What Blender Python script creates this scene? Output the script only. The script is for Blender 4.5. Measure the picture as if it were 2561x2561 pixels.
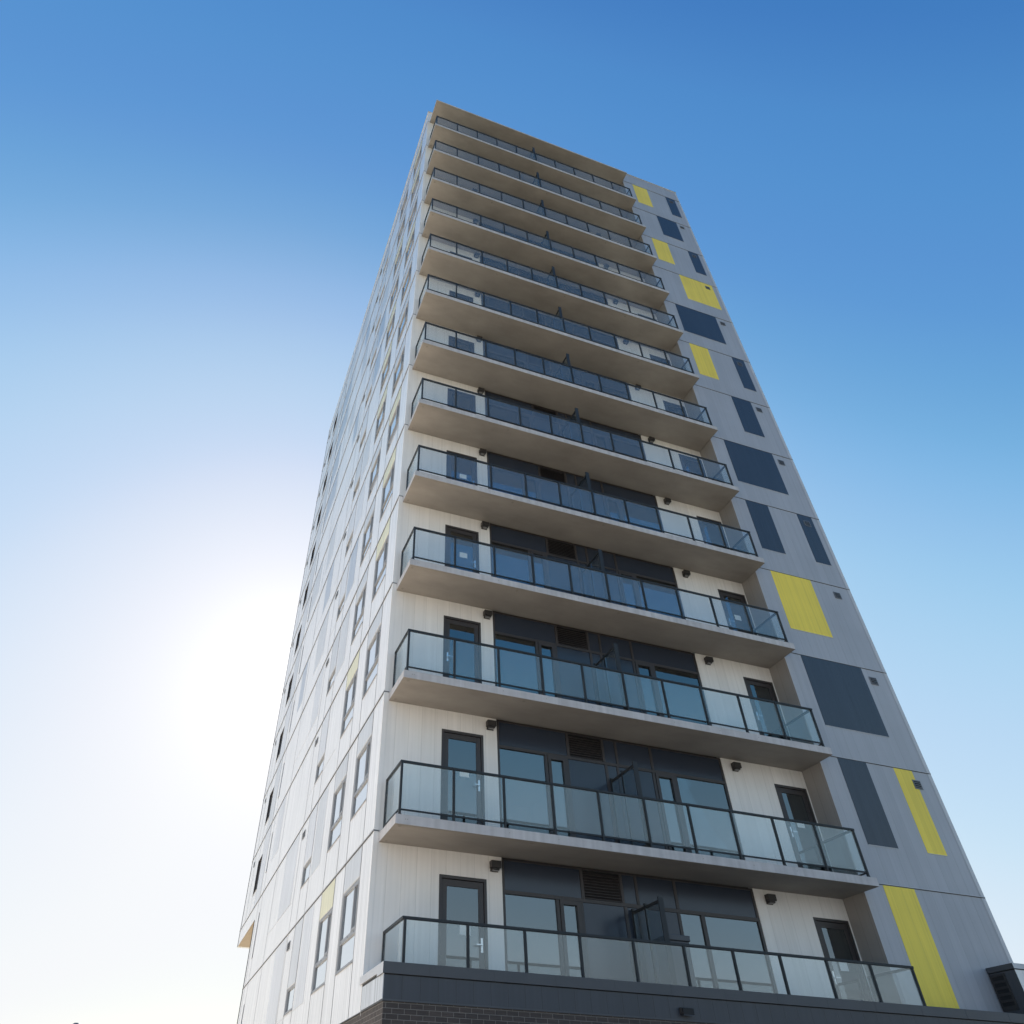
import bpy, math, random
from mathutils import Vector

random.seed(7)
scene = bpy.context.scene
for o in list(bpy.data.objects):
    bpy.data.objects.remove(o, do_unlink=True)

# ------------------------------------------------------------------ camera
cam_d = bpy.data.cameras.new('camera')
cam = bpy.data.objects.new('camera', cam_d)
scene.collection.objects.link(cam)
cam.location = (-3.5479, -14.6168, -1.6346)
cam.rotation_euler = (math.radians(132.1729), math.radians(-0.6327), math.radians(-19.3796))
cam_d.sensor_width = 36.0
cam_d.lens = 25.5703
cam_d.shift_x = 0.06281
cam_d.shift_y = -0.00806
cam_d.clip_start = 0.1
cam_d.clip_end = 5000
scene.camera = cam

# ------------------------------------------------------------------ sky + sun
SUN_EL = math.radians(28.03)
SUN_AZ = math.radians(5.4)          # from +Y towards +X
world = bpy.data.worlds.new('World')
scene.world = world
world.use_nodes = True
wn = world.node_tree
wn.nodes.clear()
sky = wn.nodes.new('ShaderNodeTexSky')
sky.sky_type = 'NISHITA'
sky.sun_disc = False
sky.sun_elevation = SUN_EL
sky.sun_rotation = SUN_AZ
sky.altitude = 100
sky.air_density = 1.3
sky.dust_density = 0.5
sky.ozone_density = 1.5
bg = wn.nodes.new('ShaderNodeBackground')
bg.inputs['Strength'].default_value = 0.13
wo = wn.nodes.new('ShaderNodeOutputWorld')
# film-like response of the sky: one curve per colour channel, deep blue aloft, soft shoulder towards white
SKY_K = 0.243
v1 = wn.nodes.new('ShaderNodeVectorMath'); v1.operation = 'SCALE'; v1.inputs['Scale'].default_value = SKY_K / 8.0
sp = wn.nodes.new('ShaderNodeSeparateXYZ'); cm = wn.nodes.new('ShaderNodeCombineXYZ')
wn.links.new(sky.outputs['Color'], v1.inputs[0]); wn.links.new(v1.outputs[0], sp.inputs[0])
RESPONSE = [
    [(0, 0), (.2, .035), (.231, .055), (.26, .085), (.30, .105), (.36, .165), (.45, .305), (.6, .455), (.8, .56), (1.1, .70), (1.65, .83), (2.3, .91), (3.0, .965), (3.7, 1.15), (8, 1.8)],
    [(0, 0), (.3, .15), (.381, .215), (.42, .275), (.47, .30), (.54, .375), (.66, .52), (.82, .645), (1.0, .70), (1.35, .80), (1.9, .88), (2.6, .94), (3.0, .965), (3.7, 1.15), (8, 1.8)],
    [(0, 0), (.5, .38), (.648, .55), (.70, .61), (.78, .65), (.9, .71), (1.03, .81), (1.25, .88), (1.7, .935), (2.2, .96), (3.0, .995), (3.7, 1.15), (8, 1.8)]]
for i, pts in enumerate(RESPONSE):
    fc = wn.nodes.new('ShaderNodeFloatCurve')
    cv = fc.mapping.curves[0]
    while len(cv.points) < len(pts): cv.points.new(0.5, 0.5)
    for p_, (a_, b_) in zip(cv.points, pts): p_.location = (a_ / 8.0, b_ / 2.0)
    fc.mapping.update()
    ml = wn.nodes.new('ShaderNodeMath'); ml.operation = 'MULTIPLY'; ml.inputs[1].default_value = 2.0 / SKY_K / 2 ** 1.1     # the curve is given in picture values at exposure 0.9
    wn.links.new(sp.outputs[i], fc.inputs['Value']); wn.links.new(fc.outputs[0], ml.inputs[0]); wn.links.new(ml.outputs[0], cm.inputs[i])
# circumsolar aureole: forward-scattered light within a few degrees of the sun
sdv = (math.sin(SUN_AZ) * math.cos(SUN_EL), math.cos(SUN_AZ) * math.cos(SUN_EL), math.sin(SUN_EL))
wtc = wn.nodes.new('ShaderNodeTexCoord')
wdt = wn.nodes.new('ShaderNodeVectorMath'); wdt.operation = 'DOT_PRODUCT'; wdt.inputs[1].default_value = sdv
wac = wn.nodes.new('ShaderNodeMath'); wac.operation = 'ARCCOSINE'; wac.use_clamp = False
wdv = wn.nodes.new('ShaderNodeMath'); wdv.operation = 'DIVIDE'; wdv.inputs[1].default_value = -math.radians(4.2)
wex = wn.nodes.new('ShaderNodeMath'); wex.operation = 'EXPONENT'
wsc = wn.nodes.new('ShaderNodeMath'); wsc.operation = 'MULTIPLY'; wsc.inputs[1].default_value = 0.5 / SKY_K / 2 ** 1.1
wad = wn.nodes.new('ShaderNodeVectorMath'); wad.operation = 'ADD'
wn.links.new(wtc.outputs['Generated'], wdt.inputs[0]); wn.links.new(wdt.outputs['Value'], wac.inputs[0])
wn.links.new(wac.outputs[0], wdv.inputs[0]); wn.links.new(wdv.outputs[0], wex.inputs[0]); wn.links.new(wex.outputs[0], wsc.inputs[0])
wn.links.new(cm.outputs[0], wad.inputs[0]); wn.links.new(wsc.outputs[0], wad.inputs[1])
wn.links.new(wad.outputs[0], bg.inputs['Color'])
wn.links.new(bg.outputs['Background'], wo.inputs['Surface'])

sun_d = bpy.data.lights.new('sun', 'SUN')
sun_d.energy = 4.8
sun_d.angle = math.radians(0.53)
sun_d.color = (1.0, 0.94, 0.85)
sun = bpy.data.objects.new('sun', sun_d)
scene.collection.objects.link(sun)
sdir = Vector((math.sin(SUN_AZ) * math.cos(SUN_EL), math.cos(SUN_AZ) * math.cos(SUN_EL), math.sin(SUN_EL)))
sun.rotation_euler = sdir.to_track_quat('Z', 'Y').to_euler()
sun.location = sdir * 200

scene.view_settings.view_transform = 'Standard'
scene.view_settings.look = 'None'
scene.view_settings.gamma = 1.0
scene.view_settings.use_curve_mapping = False
scene.view_settings.exposure = 2.0
scene.render.engine = 'CYCLES'
scene.cycles.max_bounces = 10
scene.cycles.transparent_max_bounces = 16
scene.cycles.glossy_bounces = 5

# ------------------------------------------------------------------ materials
def newmat(name):
    m = bpy.data.materials.new(name)
    m.use_nodes = True
    m.node_tree.nodes.clear()
    return m, m.node_tree.nodes, m.node_tree.links

def surf(name, col, rough=0.5, metal=0.0, spec=0.5, var=0.08, vscale=(1.5, 1.5, 1.5),
         streak=0.0, bump=0.0, bscale=60.0, coat=0.0):
    """base colour broken up by soft blotches, optional vertical streaks and fine bump"""
    m, N, L = newmat(name)
    out = N.new('ShaderNodeOutputMaterial')
    p = N.new('ShaderNodeBsdfPrincipled')
    L.new(p.outputs[0], out.inputs['Surface'])
    tc = N.new('ShaderNodeTexCoord')
    mp = N.new('ShaderNodeMapping')
    mp.inputs['Scale'].default_value = vscale
    L.new(tc.outputs['Object'], mp.inputs['Vector'])
    no = N.new('ShaderNodeTexNoise')
    no.inputs['Scale'].default_value = 1.0
    no.inputs['Detail'].default_value = 5
    no.inputs['Roughness'].default_value = 0.6
    L.new(mp.outputs[0], no.inputs['Vector'])
    r = N.new('ShaderNodeMapRange')
    r.inputs['From Min'].default_value = 0.3
    r.inputs['From Max'].default_value = 0.7
    r.inputs['To Min'].default_value = 1 - var
    r.inputs['To Max'].default_value = 1 + var
    L.new(no.outputs['Fac'], r.inputs['Value'])
    fac = r.outputs['Result']
    if streak > 0:
        mp2 = N.new('ShaderNodeMapping')
        mp2.inputs['Scale'].default_value = (9, 9, 0.25)
        L.new(tc.outputs['Object'], mp2.inputs['Vector'])
        n2 = N.new('ShaderNodeTexNoise')
        n2.inputs['Scale'].default_value = 1.0
        n2.inputs['Detail'].default_value = 3
        L.new(mp2.outputs[0], n2.inputs['Vector'])
        r2 = N.new('ShaderNodeMapRange')
        r2.inputs['From Min'].default_value = 0.3
        r2.inputs['From Max'].default_value = 0.7
        r2.inputs['To Min'].default_value = 1 - streak
        r2.inputs['To Max'].default_value = 1 + streak * 0.5
        L.new(n2.outputs['Fac'], r2.inputs['Value'])
        mu = N.new('ShaderNodeMath'); mu.operation = 'MULTIPLY'
        L.new(fac, mu.inputs[0]); L.new(r2.outputs['Result'], mu.inputs[1])
        fac = mu.outputs[0]
    vm = N.new('ShaderNodeVectorMath'); vm.operation = 'SCALE'
    vm.inputs[0].default_value = col[:3]
    L.new(fac, vm.inputs['Scale'])
    L.new(vm.outputs[0], p.inputs['Base Color'])
    p.inputs['Roughness'].default_value = rough
    p.inputs['Metallic'].default_value = metal
    p.inputs['Specular IOR Level'].default_value = spec
    p.inputs['Coat Weight'].default_value = coat
    if bump > 0:
        nb = N.new('ShaderNodeTexNoise')
        nb.inputs['Scale'].default_value = bscale
        nb.inputs['Detail'].default_value = 4
        L.new(tc.outputs['Object'], nb.inputs['Vector'])
        b = N.new('ShaderNodeBump')
        b.inputs['Strength'].default_value = bump
        b.inputs['Distance'].default_value = 0.01
        L.new(nb.outputs['Fac'], b.inputs['Height'])
        L.new(b.outputs[0], p.inputs['Normal'])
    return m

def cladding(name, col, axis, board=0.302, rough=0.35, spec=0.5, streak=0.10, depth=0.6, wave=0.10):
    """vertical metal boards: a narrow groove at every board joint, board-to-board tone, rain streaks,
    slight oil-canning of each sheet. axis: 0 boards laid out along x, 1 along y"""
    m, N, L = newmat(name)
    out = N.new('ShaderNodeOutputMaterial')
    p = N.new('ShaderNodeBsdfPrincipled')
    L.new(p.outputs[0], out.inputs['Surface'])
    tc = N.new('ShaderNodeTexCoord')
    sx = N.new('ShaderNodeSeparateXYZ')
    L.new(tc.outputs['Object'], sx.inputs[0])
    u = N.new('ShaderNodeMath'); u.operation = 'DIVIDE'
    L.new(sx.outputs[axis], u.inputs[0]); u.inputs[1].default_value = board
    fr = N.new('ShaderNodeMath'); fr.operation = 'FRACT'; L.new(u.outputs[0], fr.inputs[0])
    fl = N.new('ShaderNodeMath'); fl.operation = 'FLOOR'; L.new(u.outputs[0], fl.inputs[0])
    # groove mask near fract = 0
    ce = N.new('ShaderNodeMath'); ce.operation = 'SUBTRACT'; L.new(fr.outputs[0], ce.inputs[0]); ce.inputs[1].default_value = 0.5
    ab = N.new('ShaderNodeMath'); ab.operation = 'ABSOLUTE'; L.new(ce.outputs[0], ab.inputs[0])
    gm = N.new('ShaderNodeMapRange'); gm.inputs['From Min'].default_value = 0.478; gm.inputs['From Max'].default_value = 0.492
    L.new(ab.outputs[0], gm.inputs['Value'])
    groove = gm.outputs['Result']
    # per board and per storey tone
    st = N.new('ShaderNodeMath'); st.operation = 'ADD'; L.new(sx.outputs[2], st.inputs[0]); st.inputs[1].default_value = -0.21
    st2 = N.new('ShaderNodeMath'); st2.operation = 'DIVIDE'; L.new(st.outputs[0], st2.inputs[0]); st2.inputs[1].default_value = 3.0
    st3 = N.new('ShaderNodeMath'); st3.operation = 'FLOOR'; L.new(st2.outputs[0], st3.inputs[0])
    cb = N.new('ShaderNodeCombineXYZ'); L.new(fl.outputs[0], cb.inputs[0]); L.new(st3.outputs[0], cb.inputs[1])
    wnz = N.new('ShaderNodeTexWhiteNoise'); wnz.noise_dimensions = '3D'; L.new(cb.outputs[0], wnz.inputs['Vector'])
    tr = N.new('ShaderNodeMapRange'); tr.inputs['To Min'].default_value = 0.965; tr.inputs['To Max'].default_value = 1.03
    L.new(wnz.outputs['Value'], tr.inputs['Value'])
    # streaks
    mp2 = N.new('ShaderNodeMapping'); mp2.inputs['Scale'].default_value = (14, 14, 0.3)
    L.new(tc.outputs['Object'], mp2.inputs['Vector'])
    n2 = N.new('ShaderNodeTexNoise'); n2.inputs['Scale'].default_value = 1.0; n2.inputs['Detail'].default_value = 4
    L.new(mp2.outputs[0], n2.inputs['Vector'])
    r2 = N.new('ShaderNodeMapRange'); r2.inputs['From Min'].default_value = 0.3; r2.inputs['From Max'].default_value = 0.7
    r2.inputs['To Min'].default_value = 1 - streak; r2.inputs['To Max'].default_value = 1 + streak * 0.4
    L.new(n2.outputs['Fac'], r2.inputs['Value'])
    n3 = N.new('ShaderNodeTexNoise'); n3.inputs['Scale'].default_value = 0.8; n3.inputs['Detail'].default_value = 5
    L.new(tc.outputs['Object'], n3.inputs['Vector'])
    r3 = N.new('ShaderNodeMapRange'); r3.inputs['From Min'].default_value = 0.3; r3.inputs['From Max'].default_value = 0.7
    r3.inputs['To Min'].default_value = 0.95; r3.inputs['To Max'].default_value = 1.04
    L.new(n3.outputs['Fac'], r3.inputs['Value'])
    m1 = N.new('ShaderNodeMath'); m1.operation = 'MULTIPLY'; L.new(tr.outputs['Result'], m1.inputs[0]); L.new(r2.outputs['Result'], m1.inputs[1])
    m2 = N.new('ShaderNodeMath'); m2.operation = 'MULTIPLY'; L.new(m1.outputs[0], m2.inputs[0]); L.new(r3.outputs['Result'], m2.inputs[1])
    gd = N.new('ShaderNodeMath'); gd.operation = 'MULTIPLY_ADD'; L.new(groove, gd.inputs[0]); gd.inputs[1].default_value = -depth * 0.55; gd.inputs[2].default_value = 1.0
    m3 = N.new('ShaderNodeMath'); m3.operation = 'MULTIPLY'; L.new(m2.outputs[0], m3.inputs[0]); L.new(gd.outputs[0], m3.inputs[1])
    vm = N.new('ShaderNodeVectorMath'); vm.operation = 'SCALE'; vm.inputs[0].default_value = col[:3]
    L.new(m3.outputs[0], vm.inputs['Scale'])
    L.new(vm.outputs[0], p.inputs['Base Color'])
    p.inputs['Roughness'].default_value = rough
    p.inputs['Specular IOR Level'].default_value = spec
    # bump: groove + shallow sheet waviness
    n4 = N.new('ShaderNodeTexNoise'); n4.inputs['Scale'].default_value = 1.0; n4.inputs['Detail'].default_value = 2
    mp4 = N.new('ShaderNodeMapping'); mp4.inputs['Scale'].default_value = (5, 5, 0.7)
    L.new(tc.outputs['Object'], mp4.inputs['Vector']); L.new(mp4.outputs[0], n4.inputs['Vector'])
    hb = N.new('ShaderNodeMath'); hb.operation = 'MULTIPLY_ADD'
    L.new(n4.outputs['Fac'], hb.inputs[0]); hb.inputs[1].default_value = wave * 2.5
    gneg = N.new('ShaderNodeMath'); gneg.operation = 'MULTIPLY'; L.new(groove, gneg.inputs[0]); gneg.inputs[1].default_value = -0.5
    L.new(gneg.outputs[0], hb.inputs[2])
    b = N.new('ShaderNodeBump'); b.inputs['Strength'].default_value = 0.55; b.inputs['Distance'].default_value = 0.012
    L.new(hb.outputs[0], b.inputs['Height']); L.new(b.outputs[0], p.inputs['Normal'])
    return m

def window_glass(name, refl=0.36, trans=0.5, tint=(0.55, 0.66, 0.70), wob=0.02, rmax=1.0, film=0.0, gcol=(0.84, 0.91, 0.95)):
    """coated double glazing: mirrors the sky, lets some of the room through"""
    m, N, L = newmat(name)
    out = N.new('ShaderNodeOutputMaterial')
    tr = N.new('ShaderNodeBsdfTransparent'); tr.inputs['Color'].default_value = (tint[0] * trans, tint[1] * trans, tint[2] * trans, 1)
    gl = N.new('ShaderNodeBsdfGlossy'); gl.inputs['Roughness'].default_value = 0.01
    gl.inputs['Color'].default_value = (*gcol, 1)
    lw = N.new('ShaderNodeFresnel'); lw.inputs['IOR'].default_value = 1.5
    mr = N.new('ShaderNodeMapRange'); mr.inputs['From Min'].default_value = 0.04; mr.inputs['From Max'].default_value = 1.0
    mr.inputs['To Min'].default_value = refl; mr.inputs['To Max'].default_value = rmax
    L.new(lw.outputs[0], mr.inputs['Value'])
    mx = N.new('ShaderNodeMixShader')
    L.new(mr.outputs['Result'], mx.inputs[0]); L.new(tr.outputs[0], mx.inputs[1]); L.new(gl.outputs[0], mx.inputs[2])
    last = mx
    if film > 0:      # thin film of dust and water marks
        df = N.new('ShaderNodeBsdfDiffuse'); df.inputs['Color'].default_value = (0.70, 0.74, 0.78, 1)
        last = N.new('ShaderNodeMixShader'); last.inputs[0].default_value = film
        L.new(mx.outputs[0], last.inputs[1]); L.new(df.outputs[0], last.inputs[2])
    L.new(last.outputs[0], out.inputs['Surface'])
    if wob == 0: return m
    tc = N.new('ShaderNodeTexCoord')
    no = N.new('ShaderNodeTexNoise'); no.inputs['Scale'].default_value = 0.9; no.inputs['Detail'].default_value = 1
    L.new(tc.outputs['Object'], no.inputs['Vector'])
    b = N.new('ShaderNodeBump'); b.inputs['Strength'].default_value = wob; b.inputs['Distance'].default_value = 0.1
    L.new(no.outputs['Fac'], b.inputs['Height']); L.new(b.outputs[0], gl.inputs['Normal'])
    return m

def brick_mat(name):
    m, N, L = newmat(name)
    out = N.new('ShaderNodeOutputMaterial')
    p = N.new('ShaderNodeBsdfPrincipled'); L.new(p.outputs[0], out.inputs['Surface'])
    tc = N.new('ShaderNodeTexCoord')
    sx = N.new('ShaderNodeSeparateXYZ'); L.new(tc.outputs['Object'], sx.inputs[0])
    ad = N.new('ShaderNodeMath'); ad.operation = 'ADD'; L.new(sx.outputs[0], ad.inputs[0]); L.new(sx.outputs[1], ad.inputs[1])
    cb = N.new('ShaderNodeCombineXYZ'); L.new(ad.outputs[0], cb.inputs[0]); L.new(sx.outputs[2], cb.inputs[1])
    br = N.new('ShaderNodeTexBrick')
    br.inputs['Scale'].default_value = 1.0
    br.inputs['Brick Width'].default_value = 0.205
    br.inputs['Row Height'].default_value = 0.072
    br.inputs['Mortar Size'].default_value = 0.0042
    br.inputs['Mortar Smooth'].default_value = 0.2
    br.inputs['Bias'].default_value = -0.2
    br.inputs['Color1'].default_value = (0.058, 0.046, 0.042, 1)
    br.inputs['Color2'].default_value = (0.085, 0.066, 0.058, 1)
    br.inputs['Mortar'].default_value = (0.22, 0.20, 0.18, 1)
    L.new(cb.outputs[0], br.inputs['Vector'])
    mp = N.new('ShaderNodeMapping'); mp.inputs['Scale'].default_value = (6, 6, 60)
    L.new(tc.outputs['Object'], mp.inputs[0])
    n = N.new('ShaderNodeTexNoise'); n.inputs['Scale'].default_value = 1.0; n.inputs['Detail'].default_value = 5
    L.new(mp.outputs[0], n.inputs['Vector'])
    r = N.new('ShaderNodeMapRange'); r.inputs['To Min'].default_value = 0.6; r.inputs['To Max'].default_value = 1.4
    L.new(n.outputs['Fac'], r.inputs['Value'])
    vm = N.new('ShaderNodeVectorMath'); vm.operation = 'SCALE'
    L.new(br.outputs['Color'], vm.inputs[0]); L.new(r.outputs['Result'], vm.inputs['Scale'])
    L.new(vm.outputs[0], p.inputs['Base Color'])
    p.inputs['Roughness'].default_value = 0.75
    h = N.new('ShaderNodeMath'); h.operation = 'MULTIPLY_ADD'
    L.new(br.outputs['Fac'], h.inputs[0]); h.inputs[1].default_value = -1.0; L.new(n.outputs['Fac'], h.inputs[2])
    b = N.new('ShaderNodeBump'); b.inputs['Strength'].default_value = 0.8; b.inputs['Distance'].default_value = 0.006
    L.new(h.outputs[0], b.inputs['Height']); L.new(b.outputs[0], p.inputs['Normal'])
    return m

M = {}
M['white_x'] = cladding('white_board_cladding', (0.86, 0.84, 0.82), 0, rough=0.42, streak=0.07, depth=0.32)
M['white_y'] = cladding('white_side_cladding', (0.86, 0.855, 0.86), 1, rough=0.22, spec=0.7, streak=0.20, wave=0.16, depth=0.3)
M['grey_x'] = cladding('grey_board_cladding', (0.42, 0.43, 0.465), 0, rough=0.38, streak=0.05, depth=0.35)
M['return'] = cladding('return_wall_cladding', (0.30, 0.285, 0.275), 1, rough=0.5, streak=0.04)
M['navy'] = cladding('navy_board_panel', (0.046, 0.057, 0.079), 0, board=0.151, rough=0.35, streak=0.12, depth=1.0)
M['yellow'] = cladding('yellow_board_panel', (0.96, 0.74, 0.08), 0, rough=0.38, streak=0.08, depth=0.25)
M['blue_y'] = cladding('blue_grey_side_panel', (0.42, 0.48, 0.57), 1, rough=0.28, streak=0.14, wave=0.16)
M['pale_y'] = cladding('pale_grey_side_panel', (0.62, 0.645, 0.68), 1, rough=0.28, streak=0.14, wave=0.16)
M['yellow_y'] = cladding('glare_washed_yellow_panel', (0.78, 0.74, 0.48), 1, rough=0.30, streak=0.12)  # yellow desaturated: the glare washing out this facade is put into the colour
M['dark_y'] = cladding('soft_grey_side_panel', (0.70, 0.72, 0.76), 1, rough=0.28, streak=0.16, wave=0.16)  # grey tone of the panels themselves
M['joint'] = surf('dark_joint_metal', (0.07, 0.075, 0.085), 0.5)
M['trim'] = surf('white_corner_trim', (0.86, 0.84, 0.82), 0.42, var=0.03)
M['curtain'] = surf('pale_curtain', (0.75, 0.76, 0.74), 0.95)
M['flash'] = surf('pale_flashing', (0.55, 0.56, 0.58), 0.35)
M['soffit'] = surf('balcony_concrete', (0.315, 0.288, 0.258), 0.85, var=0.16, vscale=(0.7, 1.4, 1), bump=0.25)
M['edge'] = surf('painted_slab_edge', (0.55, 0.53, 0.53), 0.7, var=0.07, vscale=(1.2, 1, 4), bump=0.2, streak=0.14)
M['stain'] = surf('weathered_anchor', (0.27, 0.25, 0.22), 0.8)
M['tan'] = surf('tan_soffit_board', (0.46, 0.37, 0.27), 0.7)
M['frame'] = surf('dark_window_frame', (0.045, 0.040, 0.042), 0.4, var=0.04)
M['sideframe'] = surf('glare_washed_window_frame', (0.26, 0.27, 0.29), 0.4, var=0.04)  # frame colour lightened to carry the glare over this facade
M['spandrel'] = surf('navy_spandrel_panel', (0.030, 0.040, 0.062), 0.22, var=0.04, spec=0.6)
M['rail'] = surf('dark_railing_metal', (0.030, 0.034, 0.038), 0.5, spec=0.3, var=0.04)
M['cap'] = surf('charcoal_cap_metal', (0.070, 0.075, 0.085), 0.45, var=0.06)
M['fascia'] = cladding('charcoal_fascia', (0.050, 0.056, 0.070), 0, board=0.305, rough=0.42, streak=0.10, depth=0.8)
M['podside'] = cladding('podium_side_boards', (0.62, 0.65, 0.69), 1, board=0.3, rough=0.25, streak=0.35, depth=1.0)
M['wingside'] = cladding('charcoal_wing_side', (0.060, 0.066, 0.080), 1, board=0.5, rough=0.4, streak=0.08)
M['brick'] = brick_mat('charcoal_brick')
M['lamp'] = surf('bronze_lamp_metal', (0.035, 0.032, 0.032), 0.45)
M['lens'] = surf('lamp_lens', (0.20, 0.20, 0.20), 0.2)
M['black'] = surf('black_void', (0.008, 0.008, 0.010), 0.6)
M['vent'] = surf('grey_vent_metal', (0.16, 0.17, 0.19), 0.45)
M['steel'] = surf('brushed_steel_handle', (0.75, 0.76, 0.78), 0.25, metal=0.9)
M['paper'] = surf('paper_notice', (0.75, 0.78, 0.78), 0.8)
M['roomwall'] = surf('room_wall_paint', (0.62, 0.60, 0.56), 0.9)
M['roomfloor'] = surf('room_floor', (0.22, 0.17, 0.12), 0.6)
M['core'] = surf('core_concrete', (0.25, 0.25, 0.25), 0.9)
M['glass'] = window_glass('window_glass', 0.20, 0.6)
M['glass_dark'] = window_glass('door_glass', 0.20, 0.25)
M['glass_side'] = window_glass('side_window_glass', 0.72, 0.3, gcol=(0.93, 0.97, 1.0))
M['baluster'] = window_glass('balustrade_glass', 0.07, 1.0, (0.93, 0.955, 0.96), wob=0.0, rmax=0.15, film=0.05, gcol=(0.93, 0.94, 0.90))
M['screen'] = window_glass('privacy_screen_glass', 0.10, 1.0, (0.74, 0.80, 0.84), wob=0.0, rmax=0.4, film=0.03)
M['walk'] = surf('grey_pavement', (0.20, 0.19, 0.17), 0.9, var=0.12, vscale=(0.4, 0.4, 0.4))
M['added_asphalt'] = surf('added_asphalt', (0.05, 0.05, 0.052), 0.9, var=0.12)  # dark so that the added strip returns little light
M['grass'] = surf('dry_grass', (0.09, 0.09, 0.06), 0.95, var=0.25, vscale=(0.1, 0.1, 0.1))
M['ground'] = surf('pale_bounce_paving', (0.60, 0.52, 0.43), 0.9, var=0.15, vscale=(0.2, 0.2, 0.2), bump=0.4, bscale=20)  # pale and warm to strengthen the bounce of the added surface
M['roof'] = surf('roof_membrane', (0.3, 0.3, 0.3), 0.9)

# ------------------------------------------------------------------ mesh builder
class MB:
    def __init__(s):
        s.v = []; s.f = []; s.mi = []; s.mats = []
    def mat(s, m):
        m = M[m] if isinstance(m, str) else m
        if m not in s.mats: s.mats.append(m)
        return s.mats.index(m)
    def quad(s, a, b, c, d, m):
        i = len(s.v); s.v += [a, b, c, d]; s.f.append((i, i + 1, i + 2, i + 3)); s.mi.append(s.mat(m))
    def poly(s, pts, m):
        i = len(s.v); s.v += list(pts); s.f.append(tuple(range(i, i + len(pts)))); s.mi.append(s.mat(m))
    def box(s, x0, x1, y0, y1, z0, z1, m, mats=None):
        """mats: dict side -> material for '-x','+x','-y','+y','-z','+z'"""
        if x0 > x1: x0, x1 = x1, x0
        if y0 > y1: y0, y1 = y1, y0
        if z0 > z1: z0, z1 = z1, z0
        mats = mats or {}
        g = lambda k: mats.get(k, m)
        i = len(s.v)
        s.v += [(x0, y0, z0), (x1, y0, z0), (x1, y1, z0), (x0, y1, z0), (x0, y0, z1), (x1, y0, z1), (x1, y1, z1), (x0, y1, z1)]
        for k, f in (('-z', (3, 2, 1, 0)), ('+z', (4, 5, 6, 7)), ('-y', (0, 1, 5, 4)), ('+x', (1, 2, 6, 5)), ('+y', (2, 3, 7, 6)), ('-x', (3, 0, 4, 7))):
            s.f.append(tuple(i + q for q in f)); s.mi.append(s.mat(g(k)))
    def cyl(s, c, r, h, axis, m, n=16, r2=None):
        r2 = r if r2 is None else r2
        i = len(s.v)
        for k in range(n):
            a = 2 * math.pi * k / n
            u, w = math.cos(a), math.sin(a)
            for rr, hh in ((r, 0), (r2, h)):
                if axis == 2: s.v.append((c[0] + u * rr, c[1] + w * rr, c[2] + hh))
                elif axis == 1: s.v.append((c[0] + u * rr, c[1] + hh, c[2] + w * rr))
                else: s.v.append((c[0] + hh, c[1] + u * rr, c[2] + w * rr))
        mi = s.mat(m)
        for k in range(n):
            a = i + 2 * k; b = i + 2 * ((k + 1) % n)
            s.f.append((a, b, b + 1, a + 1)); s.mi.append(mi)
        s.f.append(tuple(i + 2 * k for k in range(n))[::-1]); s.mi.append(mi)
        s.f.append(tuple(i + 2 * k + 1 for k in range(n))); s.mi.append(mi)
    def wall(s, P, us, zs, holes, m, reveal, rm):
        """flat wall in the grid us x zs with rectangular holes (u0,u1,z0,z1) and reveals going inwards.
        P(u, z, depth) -> xyz"""
        us = sorted(set([round(a, 4) for a in us] + [round(h[0], 4) for h in holes] + [round(h[1], 4) for h in holes]))
        zs = sorted(set([round(a, 4) for a in zs] + [round(h[2], 4) for h in holes] + [round(h[3], 4) for h in holes]))
        for a, b in zip(us, us[1:]):
            for c, d in zip(zs, zs[1:]):
                um, zm = (a + b) / 2, (c + d) / 2
                if any(h[0] < um < h[1] and h[2] < zm < h[3] for h in holes): continue
                s.quad(P(a, c, 0), P(b, c, 0), P(b, d, 0), P(a, d, 0), m)
        for h in holes:
            a, b, c, d = h[:4]
            for (p, q) in (((a, c), (b, c)), ((b, c), (b, d)), ((b, d), (a, d)), ((a, d), (a, c))):
                s.quad(P(p[0], p[1], 0), P(p[0], p[1], reveal), P(q[0], q[1], reveal), P(q[0], q[1], 0), rm)
    def build(s, name, parent=None, bevel=0.0):
        me = bpy.data.meshes.new(name)
        me.from_pydata(s.v, [], s.f)
        for m in s.mats: me.materials.append(m)
        for i, p in enumerate(me.polygons): p.material_index = s.mi[i]
        me.update()
        o = bpy.data.objects.new(name, me)
        scene.collection.objects.link(o)
        if parent: o.parent = parent
        if bevel > 0:
            b = o.modifiers.new('bevel', 'BEVEL'); b.width = bevel; b.segments = 2; b.limit_method = 'ANGLE'
            b.use_clamp_overlap = True
        return o

def empty(name, loc=(0, 0, 0)):
    o = bpy.data.objects.new(name, None)
    scene.collection.objects.link(o); o.location = loc
    return o
def tag(o, label=None, cat=None, group=None, kind=None):
    if label: o['label'] = label
    if cat: o['category'] = cat
    if group: o['group'] = group
    if kind: o['kind'] = kind
    return o
def part(name, parent, fn, bevel=0.0, label=None):
    b = MB(); fn(b)
    o = b.build(name, parent, bevel)
    if label: o['label'] = label
    return o
def boxpart(name, parent, *a, bevel=0.0, label=None, mats=None):
    b = MB(); b.box(*a, mats=mats)
    o = b.build(name, parent, bevel)
    if label: o['label'] = label
    return o

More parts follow.
